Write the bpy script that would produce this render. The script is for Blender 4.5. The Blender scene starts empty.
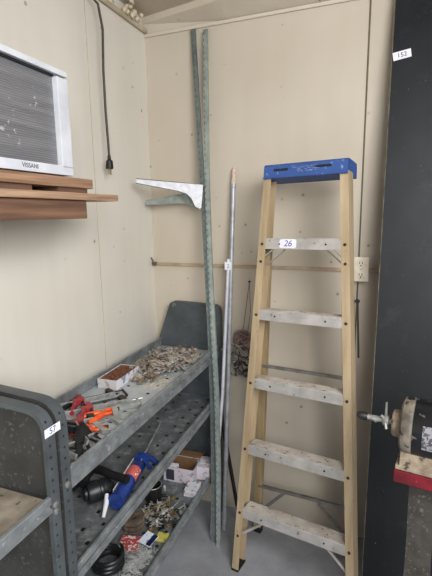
import bpy, bmesh, math, random
from mathutils import Matrix, Vector, Euler
random.seed(7)
PI = math.pi
SC = bpy.context.scene
COL = SC.collection

# ------------------------------------------------------------------ materials
def lin(h):
    h = h.lstrip('#')
    o = []
    for i in (0, 2, 4):
        c = int(h[i:i+2], 16) / 255
        o.append(c / 12.92 if c <= 0.04045 else ((c + 0.055) / 1.055) ** 2.4)
    return (o[0], o[1], o[2], 1.0)

class NT:
    """tiny wrapper for writing node trees"""
    def __init__(s, name):
        s.m = bpy.data.materials.new(name); s.m.use_nodes = True
        s.t = s.m.node_tree; s.b = s.t.nodes['Principled BSDF']
        s.tc = s.t.nodes.new('ShaderNodeTexCoord')
    def new(s, typ, **kw):
        n = s.t.nodes.new(typ)
        for k, v in kw.items(): setattr(n, k, v)
        return n
    def link(s, a, b): s.t.links.new(a, b)
    def noise(s, scale, detail=4, rough=0.6, stretch=None):
        n = s.new('ShaderNodeTexNoise'); n.inputs['Scale'].default_value = scale
        n.inputs['Detail'].default_value = detail; n.inputs['Roughness'].default_value = rough
        if stretch:
            mp = s.new('ShaderNodeMapping'); mp.inputs['Scale'].default_value = stretch
            s.link(s.tc.outputs['Object'], mp.inputs['Vector']); s.link(mp.outputs[0], n.inputs['Vector'])
        else: s.link(s.tc.outputs['Object'], n.inputs['Vector'])
        return n.outputs['Fac']
    def ramp(s, fac, stops):
        r = s.new('ShaderNodeValToRGB'); e = r.color_ramp.elements
        e[0].position, e[0].color = stops[0][0], stops[0][1]
        e[1].position, e[1].color = stops[-1][0], stops[-1][1]
        for p, c in stops[1:-1]:
            x = e.new(p); x.color = c
        s.link(fac, r.inputs[0]); return r.outputs[0]
    def mix(s, fac, a, b, mode='MIX'):
        n = s.new('ShaderNodeMix', data_type='RGBA', blend_type=mode)
        for sock, v in ((n.inputs[0], fac), (n.inputs[6], a), (n.inputs[7], b)):
            if hasattr(v, 'links'): s.link(v, sock)
            else: sock.default_value = v
        return n.outputs[2]
    def math(s, op, a, b=0.0):
        n = s.new('ShaderNodeMath', operation=op)
        for sock, v in ((n.inputs[0], a), (n.inputs[1], b)):
            if hasattr(v, 'links'): s.link(v, sock)
            else: sock.default_value = v
        return n.outputs[0]
    def xyz(s):
        n = s.new('ShaderNodeSeparateXYZ'); s.link(s.tc.outputs['Object'], n.inputs[0]); return n.outputs
    def bump(s, h, strength=0.3, dist=0.002):
        n = s.new('ShaderNodeBump'); n.inputs['Strength'].default_value = strength; n.inputs['Distance'].default_value = dist
        s.link(h, n.inputs['Height']); s.link(n.outputs[0], s.b.inputs['Normal'])

W0, W1 = (0, 0, 0, 1), (1, 1, 1, 1)
def basic(name, c1, c2=None, scale=20, rough=0.6, metal=0.0, lo=0.35, hi=0.65, bump=0.0, speck=None, speck_scale=60, speck_lo=0.66, stretch=None):
    n = NT(name)
    a = lin(c1); b = lin(c2) if c2 else tuple(x * 0.8 for x in a[:3]) + (1,)
    f = n.noise(scale, stretch=stretch)
    col = n.ramp(f, [(lo, a), (hi, b)])
    if speck:
        g = n.noise(speck_scale, 2)
        k = n.ramp(g, [(speck_lo, W0), (speck_lo + 0.05, W1)])
        col = n.mix(k, col, lin(speck))
    n.link(col, n.b.inputs['Base Color'])
    n.b.inputs['Roughness'].default_value = rough; n.b.inputs['Metallic'].default_value = metal
    if bump: n.bump(n.noise(scale * 2), bump)
    return n.m

def wall_material(name, c1, c2, dirt):
    n = NT(name)
    col = n.ramp(n.noise(1.6, 3), [(0.3, lin(c1)), (0.7, lin(c2))])
    # scattered small dents and dirty spots
    v = n.new('ShaderNodeTexVoronoi'); v.inputs['Scale'].default_value = 9.0
    n.link(n.tc.outputs['Object'], v.inputs['Vector'])
    d = n.ramp(v.outputs['Distance'], [(0.045, W1), (0.085, W0)])
    pick = n.ramp(n.noise(3.1, 2), [(0.42, W0), (0.5, W1)])
    k = n.math('MULTIPLY', d, pick)
    s2 = n.ramp(n.noise(42, 3), [(0.7, W0), (0.78, W1)])
    patch = n.ramp(n.noise(1.3, 1), [(0.5, W0), (0.62, W1)])
    k2 = n.math('MULTIPLY', n.math('MULTIPLY', s2, patch), 0.55)
    col = n.mix(n.math('MULTIPLY', k, 0.75), col, lin(dirt))
    col = n.mix(k2, col, lin(dirt))
    streak = n.ramp(n.noise(5, 3, stretch=(1.6, 1.6, 0.15)), [(0.35, (0.955, 0.955, 0.95, 1)), (0.65, W1)])
    col = n.mix(1.0, col, streak, 'MULTIPLY')
    n.link(col, n.b.inputs['Base Color']); n.b.inputs['Roughness'].default_value = 0.55
    n.bump(n.noise(9, 3), 0.12, 0.003)
    return n.m

def steel_shelf(name, xrows, period, c1='#a3a9ad', c2='#868c90', dust='#b9b7b2'):
    """grey enamelled shelf deck with rows of punched slots and dust"""
    n = NT(name); x, y, z = n.xyz()
    col = n.ramp(n.noise(9, 4), [(0.3, lin(c1)), (0.7, lin(c2))])
    col = n.mix(n.math('MULTIPLY', n.ramp(n.noise(26, 5, 0.7), [(0.5, W0), (0.72, W1)]), 0.55), col, lin(dust))
    tot = None
    for i, xr in enumerate(xrows):
        yy = n.math('FRACT', n.math('ADD', n.math('MULTIPLY', y, 1 / period), 0.5 * (i % 2)))
        m1 = n.math('LESS_THAN', n.math('ABSOLUTE', n.math('SUBTRACT', yy, 0.5)), 0.085)
        m2 = n.math('LESS_THAN', n.math('ABSOLUTE', n.math('SUBTRACT', x, xr)), 0.0065)
        m = n.math('MULTIPLY', m1, m2)
        tot = m if tot is None else n.math('MAXIMUM', tot, m)
    col = n.mix(tot, col, lin('#141617'))
    n.link(col, n.b.inputs['Base Color']); n.b.inputs['Roughness'].default_value = 0.5; n.b.inputs['Metallic'].default_value = 0.15
    return n.m

def post_material(name, ycen):
    """grey enamel with round adjustment holes up the front flange"""
    n = NT(name); x, y, z = n.xyz()
    col = n.ramp(n.noise(14, 4), [(0.3, lin('#5f6568')), (0.7, lin('#4b5154'))])
    col = n.mix(n.ramp(n.noise(70, 3), [(0.68, W0), (0.74, W1)]), col, lin('#878782'))
    zz = n.math('MULTIPLY', n.math('SUBTRACT', n.math('FRACT', n.math('MULTIPLY', z, 1 / 0.032)), 0.5), 0.032)
    dy = n.math('SUBTRACT', y, ycen)
    r = n.math('SQRT', n.math('ADD', n.math('MULTIPLY', zz, zz), n.math('MULTIPLY', dy, dy)))
    k = n.math('MULTIPLY', n.math('LESS_THAN', r, 0.0036), n.math('GREATER_THAN', x, -0.79))
    col = n.mix(k, col, lin('#232527'))
    n.link(col, n.b.inputs['Base Color']); n.b.inputs['Roughness'].default_value = 0.45; n.b.inputs['Metallic'].default_value = 0.2
    return n.m

def slot_material(name, c1, c2):
    """galvanised steel with a double row of dark slots (object Z runs along it)"""
    n = NT(name); x, y, z = n.xyz()
    col = n.ramp(n.noise(30, 4), [(0.3, lin(c1)), (0.7, lin(c2))])
    n.link(col, n.b.inputs['Base Color']); n.b.inputs['Roughness'].default_value = 0.42; n.b.inputs['Metallic'].default_value = 0.45
    return n.m

def fins_material(name):
    n = NT(name); x, y, z = n.xyz()
    s = n.math('SINE', n.math('MULTIPLY', z, 2 * PI / 0.0062))
    col = n.ramp(n.math('ADD', n.math('MULTIPLY', s, 0.25), 0.5), [(0.2, lin('#7c7c7e')), (0.8, lin('#909092'))])
    st = n.ramp(n.noise(5, 4, stretch=(1, 0.5, 9)), [(0.3, (0.72, 0.72, 0.74, 1)), (0.7, (1.15, 1.14, 1.12, 1))])
    col = n.mix(1.0, col, st, 'MULTIPLY')
    patch = n.ramp(n.noise(8.5, 2), [(0.60, W0), (0.66, W1)])
    sc = n.ramp(n.noise(60, 3), [(0.60, W0), (0.66, W1)])
    col = n.mix(n.math('MULTIPLY', n.math('MULTIPLY', patch, sc), 0.8), col, lin('#d8d8da'))
    n.link(col, n.b.inputs['Base Color']); n.b.inputs['Roughness'].default_value = 0.5; n.b.inputs['Metallic'].default_value = 0.3
    n.bump(s, 0.25, 0.001)
    return n.m

def carton_material(name, base, ink, scale=38, lo=0.56):
    n = NT(name)
    col = n.ramp(n.noise(6, 3), [(0.3, lin(base)), (0.7, tuple(v * 0.86 for v in lin(base)[:3]) + (1,))])
    k = n.ramp(n.noise(scale, 2), [(lo, W0), (lo + 0.03, W1)])
    col = n.mix(n.math('MULTIPLY', k, 0.8), col, lin(ink))
    n.link(col, n.b.inputs['Base Color']); n.b.inputs['Roughness'].default_value = 0.7
    return n.m

M = {}
M['wall_l'] = wall_material('cream_wall_paint', '#e0dbd0', '#d8d2c6', '#8d8270')
M['wall_b'] = wall_material('tan_wall_paint', '#cbc1b1', '#c2b7a6', '#85765f')
M['ceiling'] = wall_material('ceiling_paint', '#c4b8a8', '#b9ad9c', '#7d6f5d')
M['soffit'] = wall_material('soffit_paint', '#d2c8b8', '#c9beac', '#85765f')
M['trimdark'] = basic('seam_dark_brown', '#6d6149', '#5a4f3b', 15)  # dark brown of the open panel seam and the corner clip
M['trim'] = basic('painted_trim', '#cbbfa8', '#b3a58c', 9)
M['batten'] = basic('batten_paint', '#bda78c', '#a08a70', 14)
M['concrete'] = basic('dusty_concrete', '#a0a1a5', '#838488', 4.5, 0.85, lo=0.3, hi=0.7, speck='#aaa7a1', speck_scale=90, speck_lo=0.66, bump=0.2)
M['deck_top'] = steel_shelf('shelf_deck_top', (-0.815, -0.862, -0.98), 0.085, '#c4cacd', '#a6acaf')  # lighter copy of the deck enamel, light on the top shelf included
M['deck_shaded'] = steel_shelf('shelf_deck_shaded', (-0.825, -0.875, -0.99), 0.085, '#777b7d', '#55595b')  # darker copy of the deck enamel, shade between shelves put into its colour
M['deck_dusty'] = basic('brown_dusty_deck', '#9a9082', '#6e6558', 12, 0.7, speck='#4d453b', speck_scale=35)
M['enamel'] = basic('grey_enamel', '#676d71', '#555b5f', 14, 0.45, 0.2, speck='#84847f', speck_scale=70, speck_lo=0.7)
M['panel'] = basic('dark_grey_panel', '#5a5f63', '#484d50', 7, 0.55, 0.15, speck='#73726c', speck_scale=38, speck_lo=0.66)
M['panel_near'] = basic('scuffed_shaded_panel', '#4d4d4b', '#3a3a39', 6, 0.6, 0.1, speck='#62605a', speck_scale=85, speck_lo=0.62)  # scuffed panel enamel, darkened to hold the shade at the near end
M['edge'] = basic('rim_enamel', '#95999a', '#727678', 18, 0.4, 0.25, speck='#a7a6a2', speck_scale=50, speck_lo=0.66)
M['post_a'] = post_material('post_enamel_far', 0.850)
M['post_b'] = post_material('post_enamel_near', 0.797)
M['post_c'] = post_material('post_enamel_end', 2.058)
M['bolt'] = basic('zinc_bolt', '#b9b9b4', '#8c8c88', 60, 0.35, 0.7)
M['galv'] = slot_material('galvanised_steel', '#b3bcb7', '#8c9691')
M['galv_dark'] = slot_material('weathered_galvanised', '#86908e', '#68726f')
M['slot_soft'] = basic('slot_grey_green', '#5d6865', '#454f4d', 20, 0.8)  # muted grey-green for the slot inlays of the uprights
M['slot'] = basic('slot_dark', '#23282a', '#14181a', 20, 0.8)
M['pole'] = basic('grey_tube', '#bcbfc3', '#9da0a5', 25, 0.4, 0.3)
M['whitetube'] = basic('white_tube', '#d4d4da', '#b9b9c2', 12, 0.45, 0.15)
M['grip'] = basic('worn_pale_grip', '#e0cfc0', '#b99b88', 60, 0.7)
M['white'] = basic('white_paint', '#e8e8ea', '#d2d2d4', 14, 0.4)
M['whitemetal'] = basic('white_metal', '#e4e5ea', '#cdced4', 40, 0.4, speck='#8a8b90', speck_scale=110, speck_lo=0.7)
M['acwhite'] = basic('white_casing', '#dadbe0', '#c6c7cd', 8, 0.45, speck='#8c8c8c', speck_scale=80, speck_lo=0.74)
M['fins'] = fins_material('condenser_fins')
M['wood'] = basic('rough_plank', '#b08d72', '#7f6149', 5, 0.8, stretch=(3, 0.5, 14), bump=0.2)
M['wood2'] = basic('rough_plank_pale', '#bb9c80', '#90725a', 5, 0.8, stretch=(3, 0.5, 14), bump=0.2)
M['wooddark'] = basic('dark_beam', '#86664f', '#64493a', 5, 0.85, stretch=(3, 0.5, 10), bump=0.2)
M['black'] = basic('black_rubber', '#1b1b1c', '#101011', 30, 0.5)
M['blackplastic'] = basic('black_plastic', '#232426', '#151617', 20, 0.38, speck='#5c5c5c', speck_scale=70, speck_lo=0.7)
M['cord'] = basic('brown_black_cord', '#3f3a33', '#2c2823', 30, 0.5)
M['brass'] = basic('brass', '#c0a870', '#94794a', 40, 0.35, 0.8)
M['rail'] = basic('tan_rail', '#b9a688', '#a28e70', 5, 0.6, stretch=(5, 5, 0.5), speck='#9c7f5c', speck_scale=40, speck_lo=0.68)
M['rail2'] = basic('tan_rear_rail', '#a8956f', '#90795a', 6, 0.65, stretch=(5, 5, 0.5))
M['cap'] = basic('blue_cap', '#3c5c9c', '#33518d', 9, 0.6, speck='#7f93b8', speck_scale=70, speck_lo=0.64)
M['alu'] = basic('dull_aluminium', '#c3bfba', '#a5a19c', 11, 0.5, 0.3, speck='#837c74', speck_scale=45, speck_lo=0.66)
M['alutop'] = basic('paint_splashed_tread', '#cfc8bf', '#ab9f93', 10, 0.6, 0.1, speck='#8d7c6e', speck_scale=36, speck_lo=0.6)
M['aludark'] = basic('grey_bar', '#8b8883', '#6d6a65', 20, 0.5, 0.4)
M['rust'] = basic('rust_brown', '#7c4f3a', '#5d3828', 50, 0.8)
M['rivet'] = basic('dark_rivet', '#4d3b30', '#33271f', 60, 0.6, 0.3)
M['scuff'] = basic('white_scuff', '#7f93b9', '#6079a8', 80, 0.7)
M['red_paint'] = basic('red_paint', '#7a1726', '#590f1b', 22, 0.5, speck='#c08088', speck_scale=60, speck_lo=0.7)
M['red'] = basic('red_plastic', '#a8323c', '#7e242c', 25, 0.4)
M['orange'] = basic('orange_plastic', '#e8622c', '#d14f20', 25, 0.4)
M['steel'] = basic('tool_steel', '#b9b9b6', '#8b8b87', 40, 0.38, 0.45)
M['steelgrey'] = basic('cast_grey', '#b4b8b4', '#8f9390', 30, 0.5, 0.3)
M['darksteel'] = basic('dark_steel', '#3b3a38', '#2a2928', 40, 0.45, 0.5)
M['blue'] = basic('blue_enamel', '#2b4488', '#1f346c', 18, 0.35)
M['label_red'] = basic('pale_red_label', '#d4736a', '#c2584f', 30, 0.5, speck='#efe3df', speck_scale=60, speck_lo=0.6)
M['clip_a'] = basic('dull_clip_pale', '#bfb7ac', '#978d80', 50, 0.6, 0.25)
M['clip_b'] = basic('dull_clip_brown', '#8f7f6e', '#6f6052', 50, 0.7, 0.2)
M['clip_c'] = basic('dull_clip_grey', '#aaa59d', '#85807a', 50, 0.6, 0.3)
M['silver'] = basic('bright_zinc', '#cfcfcd', '#a6a6a4', 60, 0.35, 0.35)
M['yellow'] = basic('yellow_zinc', '#a9915c', '#86703f', 50, 0.4, 0.6)
M['carton_w'] = carton_material('white_printed_carton', '#dedce0', '#6f7c97')
M['carton_plain'] = carton_material('grey_carton_end', '#c9c3c2', '#8d8886', 30, 0.62)
M['carton_l'] = carton_material('lilac_printed_carton', '#cfc6cc', '#7d7684', 44, 0.6)
M['carton_in'] = basic('brown_cardboard', '#8a6a4c', '#71543a', 12, 0.85)
M['cardred'] = carton_material('red_printed_card', '#b04a4a', '#e5dcd8', 55, 0.53)
M['cardblue'] = carton_material('white_blue_card', '#dfe5f0', '#4a63a8', 50, 0.6)
M['cardyellow'] = carton_material('yellow_card', '#c9bf62', '#6f6d3a', 50, 0.6)
M['navy'] = basic('navy_card', '#1e2748', '#141a33', 30, 0.5)
M['tag'] = basic('paper_tag', '#eceaf0', '#dedce6', 10, 0.7)
M['ink_blue'] = basic('blue_ink', '#3f4a94', '#333d80', 10, 0.7)
M['ink_dark'] = basic('dark_ink', '#3b3a48', '#2f2e3a', 10, 0.7)
M['ink_grey'] = basic('grey_ink', '#6b6b72', '#5a5a60', 10, 0.7)
M['motor_black'] = basic('motor_black', '#202124', '#151618', 16, 0.28, 0.1, speck='#6b645c', speck_scale=30, speck_lo=0.66)
M['motor_cast'] = basic('dirty_cast', '#8f8679', '#4f483f', 18, 0.55, 0.2, speck='#3c362f', speck_scale=40, speck_lo=0.62)
M['motor_base'] = basic('motor_base', '#a2937f', '#6f6151', 22, 0.65, 0.1, speck='#4b4238', speck_scale=45, speck_lo=0.6)
M['pedestal'] = basic('dusty_pedestal', '#4b4741', '#383530', 20, 0.85, speck='#625e58', speck_scale=90, speck_lo=0.62)
M['plate'] = carton_material('motor_plate', '#918f94', '#2b2b33', 90, 0.48)
M['outlet'] = basic('ivory_outlet', '#ddd3c0', '#cbbfa9', 20, 0.5, speck='#8a7d69', speck_scale=90, speck_lo=0.68)
M['rope'] = basic('faded_rope', '#a8a197', '#77706a', 60, 0.85)
M['ropedark'] = basic('dark_wire', '#4a4440', '#332f2c', 60, 0.7)
M['strap'] = basic('brown_strap', '#86706a', '#6a5650', 30, 0.8)
M['foam'] = basic('spray_foam', '#ddd2ba', '#b9a98c', 40, 0.9, bump=0.6)
M['chip'] = basic('chipped_edge', '#8f8570', '#3a3a38', 18, 0.7)
def black_sheet():
    n = NT('black_laminate')
    col = n.ramp(n.noise(3.5, 5), [(0.3, lin('#2b2d2f')), (0.7, lin('#212325'))])
    sm = n.ramp(n.noise(7, 6, 0.7), [(0.55, W0), (0.75, W1)])
    col = n.mix(n.math('MULTIPLY', sm, 0.35), col, lin('#4a4e50'))
    col = n.mix(n.ramp(n.noise(95, 2), [(0.74, W0), (0.78, W1)]), col, lin('#8a8a84'))
    n.link(col, n.b.inputs['Base Color'])
    n.link(n.ramp(n.noise(6, 4), [(0.3, (0.40,)*3 + (1,)), (0.7, (0.52,)*3 + (1,))]), n.b.inputs['Roughness'])
    n.b.inputs['Specular IOR Level'].default_value = 0.22
    return n.m
M['black_sheet'] = black_sheet()
def glass():
    n = NT('clear_bag_plastic'); n.b.inputs['Base Color'].default_value = (0.9, 0.92, 0.93, 1)
    n.b.inputs['Roughness'].default_value = 0.15; n.b.inputs['Transmission Weight'].default_value = 0.95; n.b.inputs['IOR'].default_value = 1.2
    return n.m
M['clear'] = glass()

# ------------------------------------------------------------------ mesh building
def frame_from(z, up=Vector((0, 0, 1))):
    z = z.normalized()
    if abs(z.dot(up)) > 0.98: up = Vector((0, 1, 0))
    x = up.cross(z).normalized(); y = z.cross(x)
    return Matrix((x, y, z)).transposed()
def T(x=0, y=0, z=0): return Matrix.Translation((x, y, z))
def R(ax, a): return Matrix.Rotation(a, 4, ax)

class MB:
    def __init__(s): s.bm = bmesh.new()
    def box(s, c, d, m=None, bev=0.0):
        r = bmesh.ops.create_cube(s.bm, size=1.0); vs = r['verts']
        for v in vs: v.co = Vector((v.co.x * d[0], v.co.y * d[1], v.co.z * d[2]))
        if bev:
            es = list({e for v in vs for e in v.link_edges})
            rr = bmesh.ops.bevel(s.bm, geom=es, offset=bev, segments=2, affect='EDGES', profile=0.6)
            vs = list({v for f in rr['faces'] for v in f.verts} | {v for v in vs if v.is_valid})
        mm = (m or Matrix()) @ T(*c) if m is not None else T(*c)
        for v in vs: v.co = mm @ v.co
        return s
    def bar(s, a, b, w, h, up=(0, 0, 1), bev=0.0):
        a, b = Vector(a), Vector(b); d = b - a
        fr = frame_from(d, Vector(up)).to_4x4()
        mm = T(*((a + b) / 2)) @ fr
        return s.box((0, 0, 0), (w, h, d.length), mm, bev)
    def ring_loft(s, rings, closed_ends=True, close_loop=False):
        vr = [[s.bm.verts.new(p) for p in ring] for ring in rings]
        n = len(vr[0]); k = len(vr)
        for i in range(k if close_loop else k - 1):
            A, B = vr[i], vr[(i + 1) % k]
            for j in range(n):
                try: s.bm.faces.new((A[j], A[(j + 1) % n], B[(j + 1) % n], B[j]))
                except ValueError: pass
        if closed_ends and not close_loop:
            for rr in (vr[0], vr[-1]):
                try: s.bm.faces.new(rr)
                except ValueError: pass
        return s
    def tube(s, pts, r, n=8, closed=False):
        pts = [Vector(p) for p in pts]; rings = []; k = len(pts)
        x = None
        for i, p in enumerate(pts):
            if closed: d = pts[(i + 1) % k] - pts[i - 1]
            else: d = pts[min(i + 1, k - 1)] - pts[max(i - 1, 0)]
            d.normalize()
            if x is None:
                x = Vector((0, 0, 1)).cross(d)
                if x.length < 0.05: x = Vector((0, 1, 0)).cross(d)
            x = (x - d * x.dot(d)).normalized(); y = d.cross(x)
            rad = r[i] if isinstance(r, (list, tuple)) else r
            rings.append([p + (x * math.cos(2 * PI * j / n) + y * math.sin(2 * PI * j / n)) * rad for j in range(n)])
        return s.ring_loft(rings, not closed, closed)
    def sweep(s, prof, pts, up=(1, 0, 0)):
        """sweep a closed 2-D profile; profile x follows `up`"""
        pts = [Vector(p) for p in pts]; rings = []; k = len(pts); up = Vector(up)
        for i, p in enumerate(pts):
            d = (pts[min(i + 1, k - 1)] - pts[max(i - 1, 0)]).normalized()
            x = (up - d * up.dot(d)).normalized(); y = d.cross(x)
            rings.append([p + x * q[0] + y * q[1] for q in prof])
        return s.ring_loft(rings)
    def lathe(s, prof, m=None, n=20):
        m = m or Matrix()
        rings = [[m @ Vector((r * math.cos(2 * PI * j / n), r * math.sin(2 * PI * j / n), z)) for j in range(n)] for r, z in prof]
        return s.ring_loft(rings)
    def torus(s, R_, r, m=None, n=24, k=8, wob=0.0):
        m = m or Matrix()
        pts = [m @ Vector((R_ * (1 + wob * math.sin(3 * t + 1)) * math.cos(t), R_ * math.sin(t), wob * R_ * math.cos(2 * t))) for t in [2 * PI * i / n for i in range(n)]]
        return s.tube(pts, r, k, True)
    def prism(s, poly, depth, m=None):
        """extrude an (x,y) polygon along +z, placed by m"""
        m = m or Matrix()
        a = [m @ Vector((p[0], p[1], 0)) for p in poly]; b = [m @ Vector((p[0], p[1], depth)) for p in poly]
        return s.ring_loft([a, b])
    def blob(s, c, rad, m=None, seg=10):
        r = bmesh.ops.create_uvsphere(s.bm, u_segments=seg, v_segments=max(5, seg // 2 + 1), radius=1.0)
        for v in r['verts']:
            v.co = Vector((v.co.x * rad[0], v.co.y * rad[1], v.co.z * rad[2]))
            if m: v.co = m @ v.co
            v.co += Vector(c)
        return s
    def data(s, name, mat, smooth=False):
        bmesh.ops.recalc_face_normals(s.bm, faces=s.bm.faces)
        me = bpy.data.meshes.new(name); s.bm.to_mesh(me); s.bm.free()
        me.materials.append(M[mat] if isinstance(mat, str) else mat)
        if smooth:
            for p in me.polygons: p.use_smooth = True
            try: me.set_sharp_from_angle(angle=math.radians(38))
            except Exception: pass
        return me
    def build(s, name, mat, parent=None, smooth=False, mtx=None, label=None):
        o = bpy.data.objects.new(name, s.data(name, mat, smooth)); COL.objects.link(o)
        if parent: o.parent = parent
        if mtx is not None: o.matrix_local = mtx
        if label: o['label'] = label
        return o

def tag(o, label, cat, group=None):
    o['label'] = label; o['category'] = cat
    if group: o['group'] = group
    return o
def thing(name, label, cat, mtx=None, group=None):
    o = bpy.data.objects.new(name, None); COL.objects.link(o); o.empty_display_size = 0.05
    if mtx is not None: o.matrix_world = mtx
    return tag(o, label, cat, group)
def struct(mb, name, mat):
    o = mb.build(name, mat); o['kind'] = 'structure'; return o
def copy_tree(o, parent=None):
    c = o.copy(); COL.objects.link(c)
    if parent: c.parent = parent; c.matrix_local = o.matrix_local.copy()
    for ch in list(o.children): copy_tree(ch, c)
    return c
def text(body, size, mat, parent, mtx, name='lettering', ext=0.0004, shear=0.0):
    cu = bpy.data.curves.new('glyphs', 'FONT'); cu.body = body; cu.size = size; cu.extrude = ext
    cu.align_x = 'CENTER'; cu.align_y = 'CENTER'; cu.shear = shear
    t = bpy.data.objects.new('glyphs', cu); COL.objects.link(t)
    dg = bpy.context.evaluated_depsgraph_get(); dg.update()
    me = bpy.data.meshes.new_from_object(t.evaluated_get(dg))
    bpy.data.objects.remove(t); bpy.data.curves.remove(cu)
    me.materials.clear(); me.materials.append(M[mat])
    o = bpy.data.objects.new(name, me); COL.objects.link(o); o.parent = parent; o.matrix_local = mtx
    return o

# ------------------------------------------------------------------ camera
yaw, pitch, roll, FPX = 0.368845333, 0.169830949, 0.0145783743, 432.433209
H = 1.65
f = Vector((-math.sin(yaw) * math.cos(pitch), math.cos(yaw) * math.cos(pitch), -math.sin(pitch)))
r0 = Vector((math.cos(yaw), math.sin(yaw), 0)); d0 = f.cross(r0)
rr = r0 * math.cos(roll) + d0 * math.sin(roll); dd = -r0 * math.sin(roll) + d0 * math.cos(roll)
cam = bpy.data.cameras.new('camera'); co = bpy.data.objects.new('camera', cam); COL.objects.link(co)
co.matrix_world = Matrix(((rr.x, -dd.x, -f.x, 0), (rr.y, -dd.y, -f.y, 0), (rr.z, -dd.z, -f.z, H), (0, 0, 0, 1)))
cam.sensor_fit = 'VERTICAL'; cam.sensor_height = 24.0; cam.lens = FPX * 24.0 / 576.0; cam.clip_start = 0.02
SC.camera = co

# ------------------------------------------------------------------ the room
XL, YB, ZC = -1.18, 2.10, 2.62
struct(MB().box((0.6, 0.3, -0.05), (3.8, 3.8, 0.1)), 'floor', 'concrete')
struct(MB().box((XL - 0.05, 0.3, ZC / 2), (0.1, 3.8, ZC + 0.1)), 'wall_left', 'wall_l')
struct(MB().box((0.6, YB + 0.05, ZC / 2), (3.66, 0.1, ZC + 0.1)), 'wall_back', 'wall_b')
struct(MB().box((0.6, 0.3, ZC + 0.05), (3.8, 3.8, 0.1)), 'ceiling', 'ceiling')
# dropped soffit along the top of the back wall, wider to the right
so = MB()
so.ring_loft([[Vector(p) for p in ((x, YB, 2.548), (x, YB, 2.625), (x, y, 2.625), (x, y, 2.59))] for x, y in ((XL, 2.073), (-0.735, 1.988), (2.45, 1.40))])
struct(so, 'trim_1', 'soffit')
struct(MB().box((0.6, YB - 0.006, 2.541), (3.66, 0.012, 0.014)), 'trim_2', 'soffit')
# rounded bead where the left wall meets the ceiling
struct(MB().tube([(XL + 0.012, -1.55, 2.556), (XL + 0.012, 2.09, 2.562)], 0.011, 10), 'trim_3', 'trim')
# panel seams
struct(MB().bar((-0.0955, YB - 0.0005, 2.54), (-0.107, YB - 0.0005, 0.0), 0.007, 0.003, (0, 1, 0)), 'trim_4', 'trimdark')
struct(MB().bar((XL + 0.0005, 1.612, 2.54), (XL + 0.0005, 1.615, 0.0), 0.003, 0.0025, (0, 1, 0)), 'trim_5', 'trim')
# horizontal batten on the back wall
struct(MB().box(((XL - 0.125) / 2, YB - 0.005, 1.383), (abs(XL) - 0.125, 0.010, 0.016), None, 0.002), 'trim_6', 'batten')
struct(MB().box((0.0, YB - 0.006, 1.383), (0.12, 0.012, 0.018), None, 0.002), 'trim_7', 'batten')
fo = MB()
for i in range(14):
    fo.blob((XL + 0.035 + random.uniform(-.02, .03), 1.93 + random.uniform(-.06, .07), 2.585 + random.uniform(-.02, .03)), (random.uniform(.008, .016),) * 3, seg=8)
tag(fo.build('foam_lump', 'foam', None, True), 'pale dried foam lump stuck in the ceiling corner above the left wall', 'foam')

# corner staple / bracket at the batten end
tag(MB().box((XL + 0.014, YB - 0.014, 1.385), (0.022, 0.022, 0.02), None, 0.004).tube([(XL + 0.02, YB - 0.03, 1.39), (XL + 0.004, YB - 0.03, 1.42)], 0.004, 6).build('pipe_clip', 'trimdark'),
    'small dark clip holding the wall batten in the room corner', 'clip')

# ------------------------------------------------------------------ outlet
o = thing('wall_outlet', 'ivory double power outlet on the back wall beside the black sheet', 'outlet', T(-0.088, YB, 1.392))
MB().box((0, -0.022, 0), (0.058, 0.044, 0.098), None, 0.004).build('outlet_box', 'trim', o)
MB().box((0, -0.047, 0), (0.068, 0.006, 0.112), None, 0.003).build('cover_plate', 'outlet', o)
for sgn in (1, -1):
    q = MB().lathe([(0.0, -0.001), (0.017, -0.001), (0.0185, 0.001), (0.0175, 0.003), (0, 0.003)], T(0, -0.050, 0.026 * sgn) @ R('X', PI / 2), 20).build('socket', 'outlet', o)
    sl = MB()
    for dx in (-0.006, 0.006): sl.box((dx, -0.0535, 0.026 * sgn + 0.004), (0.0028, 0.001, 0.010))
    sl.lathe([(0, 0), (0.0032, 0), (0.0032, 0.001), (0, 0.001)], T(0, -0.053, 0.026 * sgn - 0.008) @ R('X', PI / 2), 10)
    sl.build('slot', 'slot', q)
MB().lathe([(0, 0), (0.003, 0), (0.003, 0.001), (0, 0.001)], T(0, -0.050, 0) @ R('X', PI / 2), 10).build('screw', 'bolt', o)

# ------------------------------------------------------------------ air conditioner on its plank shelf
o = thing('air_conditioner', 'white window air conditioner with grey finned grille on the plank shelf', 'air conditioner', T(-0.90, 0.72, 1.770))
y0, y1, hz = -0.42, 0.398, 0.297
bx = MB(); bx.box((-0.145, (y0 + y1) / 2, hz / 2), (0.262, y1 - y0, hz), None, 0.004); bx.build('casing', 'acwhite', o)
fr = MB()
fr.box((-0.004, (y0 + y1) / 2, hz - 0.008), (0.022, y1 - y0, 0.016), None, 0.002)
fr.box((-0.004, (y0 + y1) / 2, 0.0135), (0.022, y1 - y0, 0.027), None, 0.002)
fr.box((-0.004, y1 - 0.023, hz / 2), (0.022, 0.046, hz - 0.0435), None, 0.002)
fr.box((-0.004, y0 + 0.023, hz / 2), (0.022, 0.046, hz - 0.0435), None, 0.002)
fr.build('front_frame', 'acwhite', o)
MB().box((-0.0125, (y0 + y1) / 2, hz / 2 + 0.005), (0.004, y1 - y0 - 0.094, hz - 0.045)).build('condenser_grille', 'fins', o)
MB().box((-0.0085, (y0 + y1) / 2, hz - 0.0195), (0.008, y1 - y0 - 0.094, 0.006)).build('seal', 'slot', o)
text('VISSANI', 0.017, 'ink_grey', o, T(0.0075, 0.222, 0.0145) @ R('Z', PI / 2) @ R('X', PI / 2))

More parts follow.
